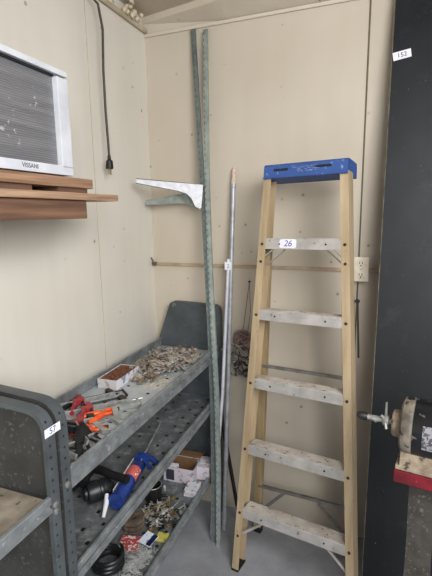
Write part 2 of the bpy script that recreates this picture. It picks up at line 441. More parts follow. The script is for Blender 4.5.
def plank(lab, x, y0, y1, z0, z1, mat, w=0.28, name='wooden_plank', bend=0.0):
    m = MB().box((0, 0, 0), (w, y1 - y0, z1 - z0), None, 0.0025)
    for v in m.bm.verts: v.co.z += bend * (v.co.y / (y1 - y0))
    b = m.build(name, mat); b.location = (x - w / 2, (y0 + y1) / 2, (z0 + z1) / 2)
    return tag(b, lab, 'plank')
plank('brown plank lying directly under the air conditioner', -0.897, 0.10, 1.215, 1.738, 1.768, 'wood', bend=-0.004)
plank('long pale plank sticking out furthest under the air conditioner', -0.886, 0.0, 1.342, 1.699, 1.7205, 'wood2', w=0.29)
plank('thick dark wooden beam under the planks of the wall shelf', -0.90, 0.10, 1.180, 1.641, 1.698, 'wooddark', w=0.04, name='wooden_beam')
def spacer(lab, y0, y1):
    b = MB().box((0, 0, 0), (0.22, y1 - y0, 0.0165), None, 0.002).build('wood_spacer', 'wooddark'); b.location = (-1.015, (y0 + y1) / 2, 1.7290)
    return tag(b, lab, 'spacer')
spacer('left small wood spacer between the two planks under the air conditioner', 0.80, 0.955)
spacer('right small wood spacer at the end of the upper plank', 1.06, 1.195)

# ------------------------------------------------------------------ hanging plug cord
o = thing('extension_cord', 'dark power cord with plug hanging down the left wall', 'cord', T(-1.135, 1.655, 2.53))
pts = [(-0.03, -0.10, 0.0), (-0.012, -0.045, -0.004), (0.004, -0.018, -0.03), (0.012, -0.006, -0.12), (0.006, -0.008, -0.28), (0.002, -0.002, -0.44), (0.008, -0.004, -0.58), (0.006, 0.0, -0.625)]
MB().tube(pts, 0.0052, 8).build('cable', 'cord', o, True)
MB().lathe([(0.006, 0.0), (0.008, -0.012), (0.007, -0.018), (0.014, -0.024), (0.0165, -0.05), (0.015, -0.058), (0, -0.058)], T(0.006, 0, -0.622), 12).build('plug', 'black', o, True)
pr = MB()
for dy in (-0.007, 0.007): pr.box((0.006, dy, -0.692), (0.002, 0.006, 0.026))
pr.build('prong', 'brass', o)

# ------------------------------------------------------------------ shelving
def offset_path(pts, d):
    out = []
    for i, p in enumerate(pts):
        a = Vector(pts[max(i - 1, 0)]); b = Vector(pts[min(i + 1, len(pts) - 1)])
        t = (b - a).normalized(); nrm = Vector((t.y, -t.x))      # inward for a path running up the rear, over, down the front
        out.append((p[0] + nrm.x * d, p[1] + nrm.y * d))
    return out
def rounded(pts, rad, seg=6):
    out = [pts[0]]
    for i in range(1, len(pts) - 1):
        p, a, b = Vector(pts[i]), Vector(pts[i - 1]), Vector(pts[i + 1])
        rd = rad[i - 1] if isinstance(rad, (list, tuple)) else rad
        if rd <= 0: out.append(tuple(p)); continue
        u, v = (a - p).normalized(), (b - p).normalized()
        s = p + u * rd; e = p + v * rd
        for k in range(seg + 1):
            t = k / seg; q = s * (1 - t) ** 2 + p * 2 * t * (1 - t) + e * t * t
            out.append(tuple(q))
    out.append(pts[-1]); return out
def end_panel(parent, path, ysheet, yfree, mat, edge, bolts=(), legs=True, xf=-0.776):
    """pressed steel end panel: flat sheet with a rolled flange round rear, top and front"""
    p = MB()
    inn = offset_path(path, 0.003)
    sgn = 1 if yfree > ysheet else -1
    p.prism([(q[0], q[1]) for q in path], 0.002, Matrix(((1, 0, 0, 0), (0, 0, 1, ysheet - 0.001), (0, 1, 0, 0), (0, 0, 0, 1))))
    root = p.build('end_panel', mat, parent)
    fl = MB(); lip = offset_path(path, 0.014)
    lo, hi = ysheet, yfree
    rings = []
    for a, b, c in zip(path, inn, lip):
        rings.append([Vector((a[0], lo, a[1])), Vector((a[0], hi - sgn * .003, a[1])), Vector((a[0] * .8 + b[0] * .2, hi, a[1] * .8 + b[1] * .2)), Vector((c[0], hi, c[1])), Vector((c[0], hi - sgn * 0.002, c[1])), Vector((b[0], hi - sgn * 0.003, b[1])), Vector((b[0], lo, b[1]))])
    fl.ring_loft(rings)
    fl.build('flange', edge, root, True)
    if legs:
        for xx in (path[-1][0] - 0.017, path[0][0] + 0.017):
            g = MB(); z1 = path[0][1] + 0.03
            sx = 1 if xx > -0.95 else -1
            g.box((xx + sx * 0.0155, (lo + hi) / 2, z1 / 2), (0.003, abs(hi - lo), z1))
            g.box((xx, lo + sgn * 0.0015, z1 / 2), (0.034, 0.003, z1))
            g.box((xx, (lo + hi) / 2, 0.002), (0.04, abs(hi - lo) + 0.006, 0.004))
            g.build('leg', edge, root)
    for (yy, zz) in bolts:
        b = MB().lathe([(0, 0.006), (0.005, 0.0058), (0.0085, 0.004), (0.0095, 0.001), (0.0095, -0.002), (0, -0.002)], T(xf + 0.002, yy, zz) @ R('Y', PI / 2), 12)
        b.build('bolt', 'bolt', root, True)
    return root
def deck(parent, name, y0, y1, xr, xf, ztop, mat, dz=0.0, drop=0.035, rim=0.066, rear=0.012, label=None):
    """shelf deck (own mesh) with a folded front rim and a rear lip as sub-parts"""
    s = ztop - drop; L = y1 - y0
    def sl(y, z): return z + dz * (y - y0) / L
    d = MB(); a = []
    for y in (y0, y1):
        a.append([Vector((xr, y, sl(y, s))), Vector((xf - 0.004, y, sl(y, s))), Vector((xf - 0.004, y, sl(y, s - 0.003))), Vector((xr, y, sl(y, s - 0.003)))])
    d.ring_loft(a); root = d.build(name, mat, parent)
    if label: root['label'] = label
    prof = [(-.013, s + .001), (-.013, ztop - .002), (-.010, ztop), (-.002, ztop), (.0, ztop - .003), (.0, ztop - .020), (-.007, ztop - .022), (-.007, ztop - .031), (.002, ztop - .034), (.001, ztop - rim + .003), (-.002, ztop - rim), (-.013, ztop - rim), (-.013, ztop - rim + .003), (-.003, ztop - rim + .004), (-.003, ztop - .036), (-.009, ztop - .030), (-.009, s - .003), (-.0085, s - .001)]
    f_ = MB(); f_.ring_loft([[Vector((xf + q[0], y, sl(y, q[1]))) for q in prof] for y in (y0, y1)]); f_.build('front_rim', 'edge', root)
    if rear:
        b = MB(); pr = [(0.0, s), (0.0, s + rear + drop), (0.010, s + rear + drop), (0.010, s + rear + drop - .003), (0.003, s + rear + drop - .003), (0.003, s)]
        b.ring_loft([[Vector((xr + q[0], y, sl(y, q[1]))) for q in pr] for y in (y0, y1)]); b.build('rear_lip', 'edge', root)
    return root

XF = -0.776
o = thing('shelving_unit', 'grey steel shelving unit against the left wall, the far one holding tools and clips', 'shelving unit', T(0, 0, 0))
farpath = rounded([(-1.165, 0.21), (-1.165, 0.88), (-1.052, 1.192), (-0.768, 1.184), (-0.766, 0.21)], [0.01, 0.03, 0.045])
nearp = rounded([(-1.165, 0.21), (-1.165, 0.88), (-1.052, 1.183), (-0.770, 1.170), (-0.774, 0.21)], [0.01, 0.04, 0.075])
end_panel(o, farpath, 2.04, 2.075, 'panel', 'post_c', [(2.052, 0.945)], xf=-0.766)
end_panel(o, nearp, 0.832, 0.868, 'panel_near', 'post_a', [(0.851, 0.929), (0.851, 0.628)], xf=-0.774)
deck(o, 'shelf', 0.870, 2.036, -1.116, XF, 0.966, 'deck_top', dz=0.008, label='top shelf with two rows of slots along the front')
deck(o, 'shelf', 0.870, 2.036, -1.150, XF, 0.658, 'deck_shaded', dz=0.052, drop=0.030, rim=0.056, label='middle shelf, lying in shade')
deck(o, 'shelf', 0.870, 2.036, -1.150, XF, 0.292, 'deck_shaded', dz=0.026, drop=0.024, rim=0.050, label='bottom shelf crowded with loose hardware')
o2 = thing('shelving_unit', 'grey steel shelving unit at the left edge, nearer end with a dusty bare shelf', 'shelving unit', T(0, 0, 0))
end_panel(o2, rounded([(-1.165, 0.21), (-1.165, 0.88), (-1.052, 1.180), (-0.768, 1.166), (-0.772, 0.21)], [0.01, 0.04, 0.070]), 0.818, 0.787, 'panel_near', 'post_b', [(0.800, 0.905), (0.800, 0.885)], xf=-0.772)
end_panel(o2, rounded([(-1.165, 0.21), (-1.165, 0.88), (-1.052, 1.180), (-0.768, 1.166), (-0.772, 0.21)], [0.01, 0.04, 0.070]), -0.36, -0.33, 'panel', 'enamel', xf=-0.772)
deck(o2, 'shelf', -0.325, 0.785, -1.120, -0.768, 0.935, 'deck_dusty', drop=0.012, rim=0.046)
deck(o2, 'shelf', -0.325, 0.785, -1.150, -0.768, 0.35, 'deck_shaded', drop=0.03, rim=0.05)

# paper tags
def paper_tag(lab, mtx, w, h, txt, size, ink, sh=0.0):
    t = thing('paper_tag', lab, 'tag', mtx)
    MB().box((0, 0, 0.0004), (w, h, 0.0008)).build('paper', 'tag', t)
    text(txt, size, ink, t, T(0, 0, 0.0009), 'handwriting', 0.0002, sh)
    return t
XZ = Matrix(((0, 0, 1, 0), (1, 0, 0, 0), (0, 1, 0, 0), (0, 0, 0, 1)))      # local x->world y, y->world z, normal->+x
paper_tag('white paper tag numbered 57 bridging the two shelf posts', T(-0.7685, 0.810, 1.110) @ XZ, 0.056, 0.023, '57', 0.024, 'ink_blue')

# ------------------------------------------------------------------ things on the top shelf
ST = 0.932      # top shelf surface (rises slightly to the far end)
def zt(y): return 0.931 + 0.008 * (y - 0.87) / 1.17
def zm(y): return 0.628 + 0.052 * (y - 0.87) / 1.17
def zl(y): return 0.268 + 0.026 * (y - 0.87) / 1.17

def open_box(name, lab, mtx, w, d, h, outer, inner, t=0.003, faces=None):
    """open-topped carton: bottom and four walls with real thickness"""
    c = thing(name, lab, 'box', mtx)
    b = MB()
    b.box((0, 0, t / 2), (w, d, t))
    b.box((0, -d / 2 + t / 2, h / 2), (w, t, h)); b.box((0, d / 2 - t / 2, h / 2), (w, t, h))
    b.build('carton_side', outer, c)
    for sx in (-1, 1): MB().box((sx * (w / 2 - t / 2), 0, h / 2), (t, d - 2 * t, h)).build('carton_end', faces or outer, c)
    i = MB(); i.box((0, 0, t + 0.001), (w - 2 * t, d - 2 * t, 0.002))
    for sx in (-1, 1): i.box((sx * (w / 2 - t - 0.0006), 0, h / 2), (0.001, d - 2 * t, h - 0.004))
    for sy in (-1, 1): i.box((0, sy * (d / 2 - t - 0.0006), h / 2), (w - 2 * t, 0.001, h - 0.004))
    i.build('carton_inside', inner, c)
    return c
# carton of rusty screws; long side faces the aisle
bxm = T(-1.046, 1.520, zt(1.5)) @ R('Z', PI / 2 + 0.04)
open_box('screw_carton', 'small open white carton full of rusty screws on the top shelf', bxm, 0.188, 0.092, 0.042, 'carton_w', 'carton_in', faces='carton_plain')
sc = MB()
for i in range(420):
    p = Vector((random.uniform(-.09, .09), random.uniform(-.044, .044), random.uniform(.028, .037)))
    a = random.uniform(0, PI); L = random.uniform(.008, .014)
    d = Vector((math.cos(a) * L, math.sin(a) * L, random.uniform(-.003, .003)))
    p.x = max(-.075, min(.075, p.x)); p.y = max(-.028, min(.028, p.y))
    sc.tube([p - d, p + d], [0.0016, 0.0022], 5)
sc.box((0, 0, 0.018), (0.176, 0.080, 0.022))
so_ = sc.build('rusty_screws', 'rust'); so_.matrix_world = bxm; so_['kind'] = 'stuff'
tag(so_, 'rusty brown screws filling the small white carton', 'screws')

# heap of dull metal clips
def clip_mesh(k):
    m = MB(); rnd = random.Random(40 + k)
    if k % 3 == 0:      # bent hook strip
        pts = [(-.028, 0, .004), (-.012, .003, .006), (.004, .0, .012), (.018, -.002, .007), (.026, .006, .012)]
        m.sweep([(-.006, -.0014), (.006, -.0014), (.006, .0014), (-.006, .0014)], pts, (0, 1, 0))
        m.lathe([(0, 0), (.006, 0), (.006, .009), (0, .009)], T(-.024, 0, .004), 8)
    elif k % 3 == 1:    # looped clamp
        m.torus(.013, .0042, T(0, 0, .007) @ R('X', .5), 12, 6)
        m.bar((.010, 0, .006), (.034, .004, .009), .009, .004)
        m.box((.034, .004, .010), (.006, .014, .012), None, .001)
    else:               # folded bracket with ears
        m.bar((-.022, -.004, .004), (.006, .0, .013), .013, .003)
        m.bar((.004, 0, .013), (.026, .003, .003), .011, .003)
        m.torus(.008, .003, T(-.024, -.004, .006) @ R('Y', .7), 10, 6)
    return m.data('metal_clip', ('clip_a', 'clip_b', 'clip_c')[(k + k // 3) % 3])
CM = [clip_mesh(k) for k in range(9)]
nclip = 0
cx, cy = -0.950, 1.775
tries = 0
while nclip < 150 and tries < 4000:
    tries += 1
    u, v = random.uniform(-1, 1), random.uniform(-1, 1)
    if u * u + v * v > 1: continue
    x = cx + u * 0.130; y = cy + v * 0.235 + u * 0.03
    hgt = max(0, 1 - (u * u + v * v)) ** 0.8 * 0.040
    if x < -1.068 or x > -0.826 or y > 1.975: continue
    ob = bpy.data.objects.new('metal_clip', random.choice(CM)); COL.objects.link(ob)
    ob.location = (x, y, zt(y) + 0.002 + hgt * random.uniform(0.3, 1.0))
    ob.rotation_euler = (random.uniform(-.5, .5), random.uniform(-.5, .5), random.uniform(0, 2 * PI))
    sc_ = random.uniform(0.9, 1.35); ob.scale = (sc_,) * 3
    tag(ob, 'dull bent metal clip in the heap at the far end of the top shelf', 'clip', 'metal clips heaped on the top shelf'); nclip += 1

cr = MB()
for i in range(130):
    a = random.uniform(0, 2 * PI); q = random.random() ** .7
    x = -.872 + .060 * q * math.cos(a); y = 1.560 + .085 * q * math.sin(a) ; k = random.uniform(.0015, .005)
    cr.box((0, 0, 0), (k * 1.6, k, k * .5), T(x, y, zt(y) + k * .25 + .0003) @ R('Z', random.uniform(0, 3)))
cr_ = cr.build('pale_crumbs', 'foam'); cr_['kind'] = 'stuff'
tag(cr_, 'pale crumbs spilled on the top shelf in front of the clip heap', 'crumbs')
# red-handled bar clamps
def bar_clamp(lab, x, y, rz, L=0.24, col='red', barm='steel', group=None, roll_=0.0, zz=None, hl=0.075):
    """bar with fixed jaw, sliding jaw with pistol grip and trigger"""
    t = thing('bar_clamp', lab, 'clamp', T(x, y, zz if zz is not None else zt(y)) @ R('Z', rz) @ R('X', roll_), group)
    MB().box((0, 0, 0.014), (L, 0.006, 0.016), None, 0.001).build('bar', barm, t)
    j = MB(); j.prism([(-.010, -.004), (.010, -.004), (.010, .020), (.005, .044), (-.008, .046), (-.011, .022)], .014, T(L / 2 - .012, 0.007, 0.007))
    j.build('fixed_jaw', 'darksteel' if col == 'red' else col, t)
    b = MB(); xs = -L / 2 + 0.075
    b.prism([(-.020, -.011), (.022, -.011), (.025, .010), (.016, .046), (.005, .046), (.002, .015), (-.020, .012)], .020, T(xs, 0, 0.004))
    b.build('sliding_jaw', col, t)
    g = MB(); g.tube([(xs - .012, -.006, .014), (xs - .018, -.03, .014), (xs - .034, -.03 - hl * .5, .014), (xs - .042, -.03 - hl, .014)], [.010, .011, .010, .008], 10)
    g.build('grip', col, t, True)
    tr = MB(); tr.tube([(xs + .014, -.010, .014), (xs + .010, -.035, .013), (xs - .004, -.062, .012)], [.006, .006, .005], 8); tr.build('trigger', 'darksteel', t, True)
    MB().box((xs + .019, .038, .014), (.006, .016, .016), None, .002).build('pad', 'black', t); MB().box((L / 2 - .025, .036, .014), (.006, .016, .016), None, .002).build('pad', 'black', t)
    return t
bar_clamp('red-handled bar clamp lying furthest back against the rear of the top shelf', -1.040, 1.290, 0.9, 0.22, 'red', hl=.06)
bar_clamp('red-handled bar clamp lying beside the orange spring clamps', -0.962, 1.250, 0.85, 0.23, 'red', hl=.055)
bar_clamp('short red-handled bar clamp nearest the shelf post', -0.960, 1.120, 0.8, 0.14, 'red', hl=.045)
bar_clamp('black trigger bar clamp with bright bar, farthest from the near post of the black ones', -0.872, 1.030, 2.5, 0.15, 'blackplastic', 'steel', hl=0.035, roll_=0.5, zz=zt(1.0) + .027)
bar_clamp('black trigger bar clamp lying close to the front rim of the top shelf', -0.852, 0.985, 1.2, 0.12, 'blackplastic', 'steel', hl=0.03, roll_=0.55, zz=zt(1.0) + .026)
bar_clamp('black trigger bar clamp tucked into the corner by the near post', -0.850, 0.930, 2.9, 0.11, 'blackplastic', 'steel', hl=0.035, roll_=0.4, zz=zt(.92) + .020)

# orange spring clamps
def spring_clamp(lab, x, y, rz, s=1.0):
    t = thing('spring_clamp', lab, 'clamp', T(x, y, zt(y)) @ R('Z', rz) @ Matrix.Scale(s, 4))
    for sg in (1, -1):
        MB().tube([(-.070, sg * .030, .010), (-.045, sg * .026, .012), (-.018, sg * .014, .013), (.002, sg * .009, .013)], [.0085, .011, .011, .008], 10).build('handle', 'orange', t, True)
        MB().tube([(.002, sg * .009, .013), (.022, sg * .016, .013), (.046, sg * .010, .012), (.060, sg * .003, .012)], [.008, .007, .006, .005], 8).build('jaw', 'orange', t, True)
        MB().box((.058, sg * .004, .012), (.016, .006, .014), R('Z', 0), .002).build('pad', 'darksteel', t)
    MB().torus(.010, .0022, T(0, 0, .013), 14, 6).lathe([(0, 0), (.004, 0), (.004, .026), (0, .026)], T(0, 0, 0.001), 10).build('spring', 'steel', t)
    return t
spring_clamp('orange spring clamp, the farther of two on the top shelf', -0.915, 1.215, 1.10, 0.98)
spring_clamp('orange spring clamp, the nearer of two, beside the front rim', -0.888, 1.112, 0.55, 0.86)

# hacksaw frame
t = thing('hacksaw', 'thin black hacksaw frame lying on the top shelf behind the clamps', 'saw', T(-0.985, 1.33, zt(1.33)) @ R('Z', 0.88))
MB().tube([(-.085, .055, .006), (-.085, -.002, .006), (-.080, -.012, .006), (.080, -.012, .006), (.087, -.004, .006), (.087, .06, .006)], .0042, 8).build('saw_frame', 'black', t, True)
MB().box((0, .055, .006), (.17, .009, .0012)).build('blade', 'darksteel', t)
MB().tube([(-.086, .06, .008), (-.115, .035, .010), (-.155, -.005, .010)], [.009, .011, .009], 10).build('grip', 'black', t, True)

# C-clamps
def c_clamp(lab, x, y, rz, s, mat):
    t = thing('screw_clamp', lab, 'clamp', T(x, y, zt(y)) @ R('Z', rz) @ Matrix.Scale(s, 4))
    MB().sweep([(-.008, -.009), (.008, -.009), (.008, .009), (-.008, .009)], [(.050, -.03, .010), (.030, -.036, .010), (-.018, -.036, .010), (-.034, -.024, .010), (-.034, .024, .010), (-.018, .036, .010), (.030, .036, .010), (.050, .03, .010)], (0, 0, 1)).build('clamp_frame', mat, t)
    MB().tube([(.048, .075, .011), (.048, -.016, .011)], .0052, 8).lathe([(0, 0), (.010, 0), (.010, .005), (0, .005)], T(.048, -.016, .011) @ R('X', PI / 2), 10).lathe([(0, 0), (.010, 0), (.010, .018), (0, .018)], T(.048, .042, .011) @ R('X', PI / 2), 10).build('screw', 'steel', t)
    MB().tube([(.030, .072, .011), (.068, .072, .014)], .003, 6).build('handle', 'steel', t)
    return t
c_clamp('small bright screw clamp on the top shelf, farther of the two grey ones', -0.850, 1.265, 0.7, 1.1, 'steelgrey')
c_clamp('small dull grey screw clamp by the front rim beside the orange clamp', -0.838, 1.150, 2.7, 0.95, 'steelgrey')

# ------------------------------------------------------------------ things on the middle shelf
A, B = Vector((-0.868, 1.385)), Vector((-0.818, 1.130))
d2 = (A - B); rz = math.atan2(d2.y, d2.x); L = d2.length
t = thing('caulking_gun', 'blue caulking gun with a cartridge lying on the middle shelf', 'caulking gun', T((A.x + B.x) / 2, (A.y + B.y) / 2, zm(1.26) + 0.031) @ R('Z', rz) )
half = [(.0285 * math.cos(a), .0285 * math.sin(a)) for a in [PI * (1 + i / 12) for i in range(13)]] + [(.0265 * math.cos(a), .0265 * math.sin(a)) for a in [PI * (2 - i / 12) for i in range(13)]]
MB().sweep(half, [(-L / 2, 0, 0), (L / 2, 0, 0)], (0, 1, 0)).build('cradle', 'blue', t, True)
MB().lathe([(0, 0), (.030, 0), (.030, .006), (0, .006)], T(L / 2, 0, 0) @ R('Y', PI / 2), 24).build('end_plate', 'blue', t)
MB().lathe([(.012, 0), (.030, 0), (.030, .010), (.012, .010)], T(-L / 2 - .004, 0, 0) @ R('Y', PI / 2), 24).build('end_plate', 'blue', t)
MB().lathe([(0, 0), (.0245, 0), (.0250, .002), (.0250, .205), (.0245, .207), (0, .207)], T(-L / 2 + .012, 0, 0.001) @ R('Y', PI / 2), 24).build('cartridge', 'blue', t, True)
MB().lathe([(.0254, 0), (.0256, .001), (.0256, .060), (.0254, .061)], T(-.010, 0, 0.001) @ R('Y', PI / 2), 24).build('cartridge_label', 'label_red', t, True)
MB().box((0.0, 0.0262, 0.010), (0.20, 0.002, 0.016), R('X', 0.25)).build('cartridge_stripe', 'white', t)
MB().tube([(L / 2 - .01, 0, 0), (L / 2 + .30, 0.01, 0.012)], .0038, 8).tube([(L / 2 + .30, 0.01, 0.012), (L / 2 + .305, .028, .012)], .0038, 8).build('push_rod', 'steel', t)
MB().tube([(L / 2 + .006, 0, .004), (L / 2 + .024, -.012, .004), (L / 2 + .020, -.035, -.004), (L / 2 + .004, -.062, -.010)], [.013, .013, .010, .010], 10).build('handle', 'blue', t, True)
MB().tube([(L / 2 - .004, -.008, 0), (L / 2 - .018, -.032, -.006), (L / 2 - .034, -.050, -.012)], [.007, .007, .006], 8).build('trigger', 'blue', t, True)

t = thing('power_tool', 'black power tool with a long tubular handle lying on the middle shelf', 'power tool', T(-0.915, 1.135, zm(1.13)))
MB().lathe([(0, 0), (.020, 0), (.024, .004), (.024, .012), (.034, .014), (.037, .020), (.037, .055), (.034, .058), (.034, .066), (.037, .070), (.036, .085), (.026, .100), (.016, .108), (0, .108)], T(-.03, -.02, .040) @ R('Z', 0.9) @ R('Y', PI / 2), 20).build('motor_housing', 'blackplastic', t, True)
MB().tube([(-.055, .07, .085), (-.01, .066, .088), (.035, .060, .084), (.108, .055, .082)], [.016, .015, .0145, .0145], 14).build('tube_handle', 'black', t, True)
MB().tube([(-.04, -.01, .075), (-.052, .03, .085), (-.055, .07, .085)], [.022, .02, .017], 10).build('neck', 'blackplastic', t, True)
MB().tube([(-.05, -.09, .02), (-.075, -.03, .05), (-.05, .06, .07)], .007, 8).build('cable', 'black', t, True)
MB().tube([(.056, .000, .050), (.070, -.025, .034), (.083, -.062, .012)], [.007, .009, .006], 10).build('paddle', 'white', t, True)

# ------------------------------------------------------------------ things on the bottom shelf
bm_ = T(-0.925, 1.868, zl(1.87)) @ R('Z', 0.05)
bb = open_box('open_carton', 'open lilac cardboard carton at the far end of the bottom shelf', bm_, 0.165, 0.115, 0.082, 'carton_l', 'carton_in')
fl = MB(); fl.box((0, 0.057 + .028, .083), (.16, .056, .002)); fl.build('carton_flap', 'carton_in', bb)
pw = MB(); pw.box((-.045, -.0583, .04), (.045, .001, .058)); pw.build('dark_print', 'ink_dark', bb)
pc = MB().box((0, 0, .012), (.042, .03, .024), None, .003).build('paper_packet', 'carton_w'); pc.matrix_world = bm_ @ T(-.03, -.034, .062) @ R('X', .3)
tag(pc, 'crumpled white packet sitting in the mouth of the open lilac carton', 'packet')
t = thing('closed_carton', 'pale closed carton beside the open one, furthest on the bottom shelf', 'box', T(-0.822, 1.925, zl(1.92)) @ R('Z', 0.12))
MB().box((0, 0, .036), (.075, .105, .072), None, .002).build('carton_body', 'carton_l', t)
MB().box((0, 0, .0725), (.077, .045, .002)).build('carton_flap', 'carton_w', t)
t = thing('small_carton', 'small white printed carton near the front rim of the bottom shelf', 'box', T(-0.826, 1.772, zl(1.77)) @ R('Z', 0.1))
MB().box((0, 0, .0155), (.064, .085, .031), None, .0015).build('carton_body', 'carton_w', t)
MB().box((0, -.0427, .0155), (.05, .001, .018)).build('printed_end', 'carton_plain', t)

# wire nail coil
t = thing('nail_coil', 'round coil of collated nails on the bottom shelf', 'nail coil', T(-0.975, 1.465, zl(1.46)))
nl = MB()
for k, rad in enumerate((.020, .029, .038, .047)):
    n = int(rad * 2 * PI / .0062)
    for i in range(n):
        a = 2 * PI * i / n
        nl.tube([(rad * math.cos(a), rad * math.sin(a), .002), (rad * math.cos(a), rad * math.sin(a), .052 + .002 * k)], .0019, 5)
nl.build('nails', 'clip_b', t)['kind'] = 'stuff'
wi = MB()
for z in (.015, .036):
    for rad in (.0215, .0305, .0395, .0495): wi.torus(rad, .0011, T(0, 0, z), 28, 5)
wi.build('wire_band', 'darksteel', t)

# dark round cup
t = thing('round_cup', 'dark round cup standing behind the loose hardware on the bottom shelf', 'cup', T(-0.985, 1.660, zl(1.66)))
MB().lathe([(0, 0), (.036, 0), (.040, .006), (.043, .07), (.044, .078), (.041, .078), (.039, .07), (.036, .008), (0, .008)], None, 28).build('cup_body', 'darksteel', t, True)
MB().torus(.0425, .002, T(0, 0, .078), 28, 6).build('rim', 'steel', t, True)

# coiled black hose
t = thing('hose_coil', 'black coiled hose on the near end of the bottom shelf', 'hose', T(-0.955, 1.245, zl(1.245)))
pts = []
for i in range(150):
    a = i * 2 * PI / 24; k = i / 24
    pts.append(((.055 + .004 * math.sin(k * 2.4)) * math.cos(a) , (.055 + .004 * math.cos(k * 3)) * math.sin(a), .008 + .0085 * k))
MB().tube(pts, .0075, 7).build('hose', 'blackplastic', t, True)
MB().tube([pts[-1], (.08, .02, .055), (.095, .06, .02)], .0075, 7).build('hose_end', 'steel', t, True)

# cards and packets
def packet(name, lab, x, y, z, rz, w, d, h, mat, tilt=0.0, band=None):
    t = thing(name, lab, 'packet', T(x, y, z) @ R('Z', rz) @ R('X', tilt))
    MB().box((0, 0, h / 2), (w, d, h), None, min(.002, h / 3)).build('card', mat, t)
    if band: MB().box((w / 2 - .012, 0, h + .0004), (.022, d - .004, .0012)).build('card_band', band, t)
    return t
packet('printed_card', 'red and white printed packet between the hose and the nail coil', -0.935, 1.365, zl(1.365) + .001, 0.25, .085, .075, .018, 'cardred')
packet('printed_card', 'white and blue printed card lying over the bright screws', -0.862, 1.400, zl(1.4) + .024, -0.2, .062, .062, .004, 'cardblue', 0.12, 'navy')
packet('printed_card', 'yellow edged packet by the front rim of the bottom shelf', -0.822, 1.447, zl(1.447) + .001, 0.1, .052, .045, .012, 'cardyellow')

# bright screws poured out of a bag
sb = MB()
for i in range(700):
    u, v = random.gauss(0, .42), random.gauss(0, .5)
    if abs(u) > 1 or abs(v) > 1: continue
    h = max(0, 1 - (u * u + v * v)) * .018
    p = Vector((-.864 + u * .055, 1.305 + v * .085, zl(1.3) + .003 + random.uniform(0, 1) * h)); a = random.uniform(0, PI)
    dv = Vector((math.cos(a), math.sin(a), random.uniform(-.15, .15))) * random.uniform(.006, .012)
    p.z = max(p.z, zl(p.y) + .0045)
    sb.tube([p - dv, p + dv], [.0012, .0022], 5)
s_ = sb.build('bright_screws', 'silver'); s_['kind'] = 'stuff'
tag(s_, 'spill of bright silver screws at the near end of the bottom shelf', 'screws')

# loose hardware
def hw_mesh(k):
    m = MB()
    if k == 0: m.tube([(-.022, 0, .004), (.012, 0, .004)], .0026, 6).torus(.008, .0025, T(.02, 0, .004), 12, 6)
    elif k == 1: m.lathe([(0, 0), (.012, 0), (.012, .003), (.005, .004), (.005, .012), (0, .012)], None, 10)
    elif k == 2: m.tube([(-.018, -.008, .004), (-.006, .008, .004), (.006, -.006, .005), (.02, .006, .004)], .003, 6)
    elif k == 3: m.box((0, 0, .003), (.030, .012, .003), None, .001).box((.014, 0, .010), (.003, .012, .014))
    elif k == 4: m.tube([(-.026, 0, .004), (.022, 0, .004)], .0024, 6).lathe([(0, 0), (.005, 0), (.005, .003), (0, .003)], T(.022, 0, .004) @ R('Y', PI / 2), 6)
    return m
HM = []
for k in range(5):
    for mat in ('silver', 'yellow', 'darksteel', 'clip_c'): HM.append(hw_mesh(k).data('hardware_piece', mat))
n = 0; tries = 0
taken = [(-.975, 1.465, .062), (-.985, 1.660, .055), (-.935, 1.365, .07), (-.862, 1.40, .05), (-.822, 1.447, .045), (-.925, 1.868, .11)]
while n < 115 and tries < 5000:
    tries += 1
    x = random.gauss(-.905, .06); y = random.gauss(1.565, .085)
    if not (-1.10 < x < -.80 and 1.40 < y < 1.78): continue
    if any((x - a) ** 2 + (y - b) ** 2 < c * c for a, b, c in taken): continue
    ob = bpy.data.objects.new('hardware_piece', random.choice(HM)); COL.objects.link(ob)
    dd_ = math.hypot((x + .905) / .10, (y - 1.565) / .14)
    ob.location = (x, y, zl(y) + .001 + max(0, 1 - dd_) * random.uniform(0, .03))
    ob.rotation_euler = (random.uniform(-.3, .3), random.uniform(-.3, .3), random.uniform(0, 6.28))
    tag(ob, 'loose piece of small metal hardware scattered on the bottom shelf', 'hardware', 'loose hardware scattered on the bottom shelf'); n += 1
SETUP_DONE = True

# ------------------------------------------------------------------ uprights, bracket, poles in the corner
def upright(lab, pts, mat, rows=(-.005, .005), smat='slot', w=.0125):
    """slotted U-channel shelf upright; slots are dark inlays on its face"""
    base = Vector(pts[-1]); t = thing('slotted_upright', lab, 'upright', T(*base))
    loc = [Vector(p) - base for p in pts]
    # resample
    dense = []
    for a, b in zip(loc[:-1], loc[1:]):
        for i in range(6): dense.append(a.lerp(b, i / 6))
    dense.append(loc[-1])
    dp, th = .013, .002
    prof = [(-w, dp), (-w, 0), (w, 0), (w, dp), (w - th, dp), (w - th, th), (-w + th, th), (-w + th, dp)]
    prof = [(a, -b) for a, b in prof][::-1]
    MB().sweep(prof, dense, (1, 0, 0)).build('channel', mat, t)
    sl = MB(); tot = sum((b - a).length for a, b in zip(loc[:-1], loc[1:])); s = 0.02
    def pos(s):
        for a, b in zip(loc[:-1], loc[1:]):
            l = (b - a).length
            if s <= l: return a.lerp(b, s / l), (b - a).normalized()
            s -= l
        return loc[-1], (loc[-1] - loc[-2]).normalized()
    while s < tot - 0.02:
        p, dr = pos(s)
        x = (Vector((1, 0, 0)) - dr * dr.x).normalized(); y = dr.cross(x)
        nrm = y if y.y < 0 else -y
        for dx in rows: sl.bar(p + x * dx - dr * .006 + nrm * .0005, p + x * dx + dr * .006 + nrm * .0005, .0026, .002, tuple(x.cross(dr)))
        s += .030
    sl.build('slots', smat, t)['kind'] = 'stuff'
    return t
